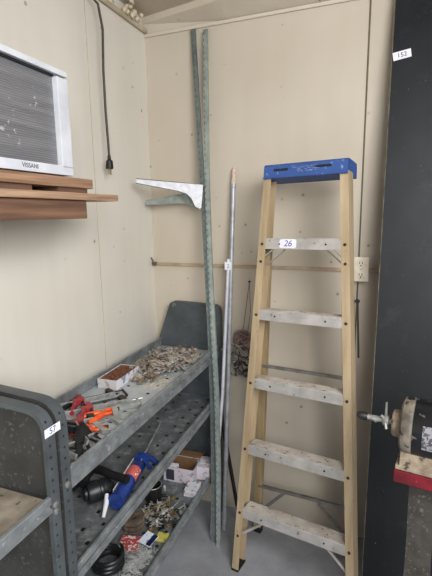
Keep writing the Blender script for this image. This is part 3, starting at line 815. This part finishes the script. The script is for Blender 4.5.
U1 = [(-.906, 2.081, 2.530), (-.868, 2.036, 2.101), (-.833, 1.995, 1.718), (-.806, 1.959, 1.378), (-.783, 1.928, 1.082), (-.761, 1.891, .732), (-.745, 1.853, .375), (-.737, 1.812, 0.0)]
U2 = [(-.837, 2.07, 2.516), (-.821, 2.023, 2.095), (-.807, 1.986, 1.764), (-.781, 1.943, 1.38), (-.758, 1.911, 1.089), (-.730, 1.873, .745), (-.712, 1.834, .394), (-.701, 1.789, 0.0)]
upright('tall slotted steel upright leaning in the corner, left at the top of the pair', U1, 'galv_dark', (-.0035,), 'slot_soft', .0115)
upright('tall slotted steel upright leaning in the corner, right at the top, holding the white bracket', U2, 'galv', (-.0075,), 'slot_soft', .0115)

def bracket(lab, root, tip, h0, mat, lipmat):
    root, tip = Vector(root), Vector(tip); d = (tip - root); L = d.length
    ux = d.normalized(); uy = (Vector((0, 0, 1)) - ux * ux.z).normalized(); uz = ux.cross(uy)
    m = Matrix((ux, uy, uz)).transposed().to_4x4(); m.translation = root
    t = thing('shelf_bracket', lab, 'bracket', m)
    poly = [(0, 0), (L, -.004), (L, -.020), (.120, -.040), (.075, -.050), (.050, -.072), (.030, -h0 + .008), (.012, -h0), (0, -h0 + .004)]
    MB().prism(poly, .004, T(0, 0, -.002)).build('bracket_web', mat, t)
    lip = MB(); edge = poly[2:8]
    for a, b in zip(edge[:-1], edge[1:]): lip.bar((a[0], a[1], 0), (b[0], b[1], 0), .006, .002, (0, 0, 1))
    lip.box((L / 2, 0, 0), (L, .002, .010)); lip.build('bracket_lip', lipmat, t)
    hk = MB(); hk.box((-.004, -.015, 0), (.010, .010, .003)); hk.box((-.004, -h0 + .018, 0), (.010, .010, .003)); hk.build('hook', lipmat, t)
    return t
bracket('white metal shelf bracket sticking out left from the slotted upright', (-.822, 1.975, 1.790), (-1.117, 1.85, 1.822), .115, 'whitemetal', 'darksteel')
bracket('grey metal shelf bracket hanging below and behind the white bracket', (-.862, 2.030, 1.765), (-1.160, 2.005, 1.722), .06, 'galv', 'galv')

t = thing('long_pole', 'grey metal pole with a worn pale tip leaning on the back wall', 'pole', T(-.713, 1.910, 0))
P = Vector((-.713, 1.910, 0)); Q = Vector((-.701, 2.074, 1.802)) - P; Q2 = Vector((-.700, 2.081, 1.873)) - P
MB().tube([(0, 0, .002), tuple(Q * .5), tuple(Q)], .0115, 14).build('shaft', 'pole', t, True)
MB().tube([tuple(Q.lerp(Q2, -.1)), tuple(Q.lerp(Q2, .25)), tuple(Q.lerp(Q2, .8)), tuple(Q2)], [.0125, .0105, .010, .006], 12).build('tip', 'grip', t, True)
MB().lathe([(.0118, 0), (.0135, .002), (.0135, .02), (.0118, .022)], T(*(Q * .985)) @ frame_from(Q).to_4x4(), 14).build('collar', 'pole', t, True)
t = thing('white_tube', 'thin white tube leaning beside the grey pole', 'tube', T(-.762, 1.849, 0))
B0 = Vector((-.762, 1.849, 0))
pp = [Vector(p) - B0 for p in ((-.762, 1.849, 0.002), (-.751, 1.875, .225), (-.734, 1.907, .513), (-.721, 1.934, .752), (-.708, 2.007, 1.410))]
MB().tube(pp, .0088, 12).build('tube_shaft', 'whitetube', t, True)
MB().lathe([(0, 0), (.0095, 0), (.0095, .02), (.006, .026), (0, .026)], T(*(pp[-1] - Vector((0, 0, .006)))), 12).build('end_cap', 'white', t, True)
paper_tag('small white sticker at the top of the white tube, against the grey pole', T(-.706, 1.996, 1.396) @ R('X', PI / 2), .036, .040, '2', .024, 'ink_grey')
tag(MB().bar((-.781, 1.985, .80), (-.648, 1.985, .012), .020, .004, (0, 1, 0)).bar((-.774, 1.975, .80), (-.641, 1.975, .012), .004, .018, (0, 1, 0)).build('angle_iron', 'darksteel'),
    'thin dark angle iron leaning diagonally behind the poles', 'angle iron')

# ------------------------------------------------------------------ tangle hanging from a nail behind the ladder
t = thing('hanging_tangle', 'tangle of old cord and wire hanging from a nail behind the ladder', 'cord bundle', T(-.620, 2.10, 1.305))
MB().tube([(0, 0, 0), (0, -.03, .006)], .0024, 6).lathe([(0, 0), (.005, 0), (.005, .002), (0, .002)], T(0, -.03, .006) @ R('X', PI / 2), 8).build('nail', 'darksteel', t)
MB().tube([(0, -.026, .004), (-.02, -.03, -.15), (-.035, -.035, -.27)], .0012, 5).tube([(0, -.026, .004), (.006, -.03, -.15), (-.01, -.035, -.28)], .0012, 5).build('string', 'ropedark', t)
kn = MB(); rnd = random.Random(5)
for i in range(7): kn.torus(rnd.uniform(.018, .036), .006, T(-.034 + rnd.uniform(-.015, .02), -.038, -.30 + rnd.uniform(-.03, .03)) @ R('Z', rnd.uniform(0, 3)) @ R('X', rnd.uniform(.6, 2.4)), 16, 6, .15)
kn.build('brown_strap', 'strap', t, True)
MB().tube([(-.068, -.035, -.31), (-.078, -.035, -.37), (-.085, -.035, -.42)], [.010, .008, .007], 8).build('handle', 'strap', t, True)
for mat, num, seed in (('rope', 9, 11), ('ropedark', 9, 21)):
    tg = MB(); rnd = random.Random(seed)
    for i in range(num):
        tg.torus(rnd.uniform(.022, .05), rnd.uniform(.0022, .0042), T(-.045 + rnd.uniform(-.028, .035), -.040 + rnd.uniform(-.006, .006), -.405 + rnd.uniform(-.065, .045)) @ R('Z', rnd.uniform(-.5, .5)) @ R('X', PI / 2 + rnd.uniform(-.3, .3)) @ R('Z', rnd.uniform(0, 3)), 18, 5, .25)
    for i in range(3):
        x = rnd.uniform(-.07, -.005); tg.tube([(x, -.04, -.42), (x + rnd.uniform(-.02, .02), -.045, -.46), (x + rnd.uniform(-.03, .03), -.04, -.50)], .0028, 5)
    tg.build('cord_loops', mat, t, True)

# ------------------------------------------------------------------ stepladder
th, lean, rol = -0.1797, 0.0963, 0.0159
wv = Vector((math.cos(th), math.sin(th), 0)); nn = Vector((-math.sin(th), math.cos(th), 0))
up = Vector((0, 0, 1)) * math.cos(lean) + nn * math.sin(lean)
X_ = wv * math.cos(rol) + up * math.sin(rol); Z_ = -wv * math.sin(rol) + up * math.cos(rol); Y_ = Z_.cross(X_)
C = Vector((-.3104, 1.7782, 1.65 - .1275)); SB = 1.512
LM = Matrix((X_, Y_, Z_)).transposed().to_4x4(); LM.translation = C - Z_ * SB
lad = thing('stepladder', 'tan stepladder with blue top and aluminium steps leaning at the back wall', 'ladder', LM)
LI = LM.inverted()
def hw(s): return .1762 + .0181 * (SB - s) / .308         # bolt-line half width at height s along the rail
ztop = SB + .285
for sg in (-1, 1):
    rb = MB()                                              # C-section rail: front flange, web, rear flange
    def P_(s, a, y): return Vector((sg * (hw(s) + a), y, s))
    # flange edges in x: outer +.0215, inner -.0215
    prof = [(.0170, 0), (.0170, .072), (-.012, .072), (-.012, .068), (.0130, .068), (.0130, .004), (-.0160, .004), (-.0160, 0)]
    zb = -0.0095 if sg > 0 else -0.001
    rb.ring_loft([[P_(s + k * y, a, y) for a, y in prof] for s, k in ((zb - .004, .0966), (ztop, 0))])
    rl = rb.build('front_rail', 'rail', lad)
    ft = MB(); ft.ring_loft([[P_(s + .0966 * y, a, y) for a, y in ((.0185, -.001), (.0185, .074), (-.017, .074), (-.017, -.001))] for s in (zb - .0118, zb - .002)]); ft.build('rubber_foot', 'black', rl)
    for i in range(5):
        s = SB - .308 * i
        MB().lathe([(0, .004), (.0035, .0038), (.006, .002), (.0065, -.001), (0, -.001)], T(sg * hw(s), -.0005, s) @ R('X', PI / 2), 12).build('rivet', 'rivet', rl, True)
    for s in (SB - .075, SB - .308 * 4 - .115):
        MB().lathe([(0, .004), (.0035, .0038), (.0055, .002), (.006, -.001), (0, -.001)], T(sg * hw(s), -.0005, s) @ R('X', PI / 2), 12).build('rivet', 'rivet', rl, True)
for i in range(5):
    s = SB - .308 * i; w = hw(s) - .0145
    st = MB(); st.prism([(.001, -.021), (.001, .020), (.003, .023), (.078, .023), (.078, .005), (.075, .005), (.075, .020), (.004, .020), (.004, -.018), (.014, -.018), (.014, -.021)], 2 * w, Matrix(((0, 0, 1, -w), (1, 0, 0, 0), (0, 1, 0, s), (0, 0, 0, 1))))
    so2 = st.build('step', 'alu', lad)
    tr = MB(); 
    for k in range(9): tr.box((0, .010 + k * .0075, s + .0238), (2 * w - .004, .004, .0016))
    tr.build('tread', 'alutop', so2)
    # small bolts in the step front
    for dx in (-.6, .62): MB().lathe([(0, .003), (.003, .003), (.004, 0), (0, 0)], T(dx * w, .001, s) @ R('X', PI / 2), 10).build('bolt', 'darksteel', so2)
# top cap: hollow blue moulding
cp = MB(); cz0, cz1, cw0, cw1 = SB + .272, SB + .331, .176, .171
sec = [(-.008, cz0), (-.004, cz1 - .008), (.003, cz1), (.125, cz1), (.132, cz1 - .008), (.136, cz0)]
cp.ring_loft([[Vector((sx * w, y, z)) for y, z in sec] for sx, w in ((-1, cw0), (-1, cw0 - .006), (1, cw0 - .006), (1, cw0))])
cap = cp.build('top_cap', 'cap', lad)
MB().box((0, -.0095, cz0 + .004), (.354, .004, .006), None, .001).build('cap_lip', 'cap', cap)
sl = MB()
for dx, dz in ((-.098, .034), (.082, .036)): sl.box((dx, -.0072, cz0 + dz), (.062, .004, .009), None, .0018)
sl.build('tool_slot', 'slot', cap)
sf = MB(); rnd = random.Random(3)
for i in range(26): sf.box((rnd.uniform(-.045, .06), -.0076, cz0 + rnd.uniform(.020, .042)), (rnd.uniform(.006, .022), .0016, rnd.uniform(.002, .004)), None)
sf.build('worn_marking', 'scuff', cap)
# number tag on the top step
mt = T(-.060, .0006, SB + .002) @ R('X', PI / 2)
ptg = thing('paper_tag', 'round-cornered paper tag numbered 26 on the top ladder step', 'tag', LM @ mt)
MB().prism(rounded([(0, -.019), (-.037, -.019), (-.037, .019), (.037, .019), (.037, -.019), (0, -.019)], .010, 4)[:-1], .0008).build('paper', 'tag', ptg)
text('26', .036, 'ink_blue', ptg, T(0, 0, .0009), 'handwriting', .0002, .2)
# knee braces under the top and bottom steps
br = MB()
s0, s4 = SB, SB - .308 * 4
for sg in (-1, 1):
    a = MB().bar((sg * (hw(s0) - .085), .050, s0 - .022), (sg * (hw(s0 - .1) - .016), .050, s0 - .085), .003, .015, (0, 1, 0)); a.build('knee_brace', 'alu', lad)
    a = MB().bar((sg * (hw(s0) - .055), .010, s0 - .018), (sg * (hw(s0 - .06) - .010), .010, s0 - .055), .003, .012, (0, 1, 0)); a.build('knee_brace', 'alu', lad)
    a = MB().tube([(sg * (hw(s4) - .125), .035, s4 - .016), (sg * (hw(s4) - .06), .033, s4 - .07), (sg * (hw(s4 - .12) - .010), .030, s4 - .115)], .007, 8); a.build('knee_brace', 'alu', lad)
# rear frame: given in world space, brought into the ladder's own space
def W(p): return LI @ Vector(p)
RL = [(-.478, 1.915, 1.785), (-.545, 1.965, 0.004)]; RR = [(-.150, 1.858, 1.785), (-.085, 1.945, 0.004)]
rear = []
for (a, b) in (RL, RR):
    r_ = MB(); A_, B_ = W(a), W(b); r_.bar(A_, B_, .040, .026, (0, 1, 0), .002); q = r_.build('rear_rail', 'rail2', lad)
    ft = MB(); ft.bar(B_ + (A_ - B_).normalized() * .03, B_, .046, .032, (0, 1, 0), .002); ft.build('rubber_foot', 'black', q)
def lr(p, z): a, b = Vector(p[0]), Vector(p[1]); k = (a.z - z) / (a.z - b.z); return a.lerp(b, k)
for z in (.928, .278):
    a, b = lr(RL, z), lr(RR, z); MB().bar(W(a + Vector((0, -.016, .0))), W(b + Vector((0, -.016, -.002))), .011, .004, (0, 1, 0)).bar(W(a + Vector((0, -.008, .005))), W(b + Vector((0, -.008, .003))), .003, .018, (0, 1, 0)).build('rear_bar', 'aludark', lad)
    if z < .5:
        for p, sg in ((RL, 1), (RR, -1)):
            e = lr(p, z - .14); c = lr(p, z) + Vector((sg * .135, 0, 0))
            MB().bar(W(c + Vector((0, -.018, -.005))), W(e + Vector((sg * .015, -.018, 0))), .016, .003, (0, 1, 0)).build('rear_brace', 'aludark', lad)
# folded spreader at the right rail
sp0, sp1 = W((-.083, 1.775, 1.30)), W((-.070, 1.762, 1.07))
MB().bar(sp0, sp1, .006, .010, (0, 1, 0), .001).lathe([(0, 0), (.009, 0), (.009, .010), (0, .010)], T(*sp0) @ R('X', PI / 2), 12).build('spreader', 'darksteel', lad)

# ------------------------------------------------------------------ black sheet leaning on the wall
p0, p1 = Vector((-.018, 1.715, 0.0)), Vector((.0, 2.055, 2.515))
Zs = (p1 - p0).normalized(); Xs = (Vector((1, .0, 0)) - Zs * Zs.x).normalized(); Ys = Zs.cross(Xs)
SM = Matrix((Xs, Ys, Zs)).transposed().to_4x4(); SM.translation = p0
HS = (p1 - p0).length
t = thing('black_sheet', 'tall black laminate sheet leaning on the back wall at the right', 'sheet', SM)
MB().box((.61, .010, HS / 2), (1.216, .016, HS), None, .001).build('board_face', 'black_sheet', t)
MB().box((.0008, .0095, HS / 2), (.0024, .018, HS)).build('chipped_edge', 'chip', t)
paper_tag('white sticker numbered 152 on the black sheet', SM @ T(.038, .0015, 2.292) @ R('Y', -0.16) @ R('X', PI / 2), .068, .033, '152', .025, 'ink_dark')

# ------------------------------------------------------------------ motor on its stand
MZ = -0.17
MM = T(.080, 1.338, 1.015) @ R('Z', MZ)
mo = thing('bench_motor', 'black electric bench motor with a drill chuck on its left shaft', 'motor', MM)
def AX(x): return T(x, 0, 0) @ R('Y', PI / 2)
MB().lathe([(0, 0), (.070, 0), (.083, .006), (.086, .014), (.086, .032), (.084, .036), (0, .036)], AX(0), 36).build('end_bell', 'motor_cast', mo, True)
MB().lathe([(0, 0), (.086, 0), (.0865, .002), (.0865, .21), (.086, .212), (0, .212)], AX(.036), 40).build('motor_body', 'motor_black', mo, True)
MB().lathe([(0, 0), (.070, 0), (.083, -.006), (.086, -.016), (.086, -.040), (0, -.040)], AX(.29), 36).build('end_bell', 'motor_cast', mo, True)
MB().lathe([(0, -.026), (.036, -.026), (.040, -.022), (.042, 0), (0, 0)], AX(0), 28).build('bearing_boss', 'motor_base', mo, True)
MB().lathe([(0, -.115), (.008, -.115), (.008, -.026), (0, -.026)], AX(0), 14).build('shaft', 'steel', mo, True)
ck = MB().lathe([(0, -.046), (.014, -.046), (.017, -.040), (.016, -.030), (.010, -.028), (0, -.028)], AX(-.008), 18); ck.tube([(-.048, 0, 0), (-.062, .0, .002), (-.075, 0, -.002), (-.088, 0, .001), (-.10, 0, 0)], [.011, .007, .011, .007, .009], 10)
ck.build('chuck', 'steel', mo, True)
MB().tube([(-.046, -.004, .006), (-.046, -.006, .062)], [.0045, .0032], 8).tube([(-.060, -.006, .016), (-.040, -.012, .004)], .005, 8).tube([(-.046, -.012, -.002), (-.040, -.02, -.018)], .005, 8).build('wing_lever', 'steel', mo, True)
MB().lathe([(0, -.145), (.005, -.145), (.012, -.138), (.013, -.118), (.009, -.112), (0, -.112)], AX(.012), 16).build('arbor_end', 'darksteel', mo, True)
pl = MB()
for a0 in range(5):
    a = math.radians(205 - a0 * 9) ; 
    pl.box((0, 0, 0), (.075, .0145, .0012), T(.100, .0868 * math.cos(a), .0868 * math.sin(-a) - .0) @ R('X', math.atan2(math.sin(-a), math.cos(a)) - PI / 2))
pl.build('name_plate', 'plate', mo)
sb_ = MB().prism([(-.078, -.094), (-.074, -.072), (-.066, -.052), (.066, -.052), (.074, -.072), (.078, -.094)], .235, Matrix(((0, 0, 1, .008), (1, 0, 0, 0), (0, 1, 0, 0), (0, 0, 0, 1))))
sb_.build('motor_foot', 'motor_base', mo)
MB().box((.128, 0, -.0985), (.262, .160, .013), None, .003).build('base_plate', 'motor_base', mo)
cv = MB().tube([(.13, -.02, .085), (.15, -.03, .096), (.19, -.03, .097)], .005, 8).build('oil_tube', 'black', mo, True)
MB().lathe([(0, 0), (.010, 0), (.010, .004), (0, .004)], T(.022, -.0, .0855), 12).build('oil_cap', 'darksteel', mo, True)
sd = thing('motor_stand', 'dusty metal pedestal with a red top plate under the motor', 'stand', T(.080, 1.338, 0) @ R('Z', MZ))
MB().box((.128, 0, .890), (.266, .165, .0375), None, .002).build('top_plate', 'red_paint', sd)
co_ = MB(); co_.ring_loft([[Vector((x, y, z)) for x, y in ((x0, -w), (x1, -w), (x1, w), (x0, w))] for z, x0, x1, w in ((.872, .034, .106, .04), (.60, .036, .104, .036), (.30, .030, .108, .042), (.10, .012, .125, .055), (.012, .0, .14, .065))])
co_.build('pedestal_column', 'pedestal', sd)
MB().box((.07, 0, .006), (.24, .22, .012), None, .002).build('foot_plate', 'pedestal', sd)

# ------------------------------------------------------------------ light
w = bpy.data.worlds.new('world'); SC.world = w; w.use_nodes = True
nt = w.node_tree; bg = nt.nodes['Background']
tcw = nt.nodes.new('ShaderNodeTexCoord'); sx = nt.nodes.new('ShaderNodeSeparateXYZ'); rmp = nt.nodes.new('ShaderNodeValToRGB')
nt.links.new(tcw.outputs['Generated'], sx.inputs[0]); nt.links.new(sx.outputs[2], rmp.inputs[0])
rmp.color_ramp.elements[0].position = 0.0; rmp.color_ramp.elements[0].color = (0.55, 0.56, 0.58, 1)
rmp.color_ramp.elements[1].position = 0.75; rmp.color_ramp.elements[1].color = (1.2, 1.28, 1.4, 1)
e = rmp.color_ramp.elements.new(0.25); e.color = (0.72, 0.74, 0.78, 1)
nt.links.new(rmp.outputs[0], bg.inputs[0]); bg.inputs[1].default_value = 0.95
def area(name, loc, target, size, size_y, power, col=(1, 0.97, 0.92)):
    l = bpy.data.lights.new(name, 'AREA'); l.shape = 'RECTANGLE'; l.size = size; l.size_y = size_y; l.energy = power; l.color = col
    o = bpy.data.objects.new(name, l); COL.objects.link(o); o.location = loc
    o.rotation_euler = (Vector(target) - Vector(loc)).to_track_quat('-Z', 'Y').to_euler(); return o
area('ceiling_light', (0.62, 0.30, 2.57), (0.1, 0.9, 0.3), 0.9, 1.4, 46, (0.97, 0.985, 1.0))
area('fill_light', (1.2, -1.0, 2.2), (-0.5, 1.6, 0.5), 1.8, 1.0, 70, (0.98, 0.99, 1.0))  # added fill from the front right, stands for no fixture

SC.view_settings.view_transform = 'Standard'
SC.view_settings.look = 'None'
SC.view_settings.exposure = 0.12
SC.view_settings.gamma = 0.95
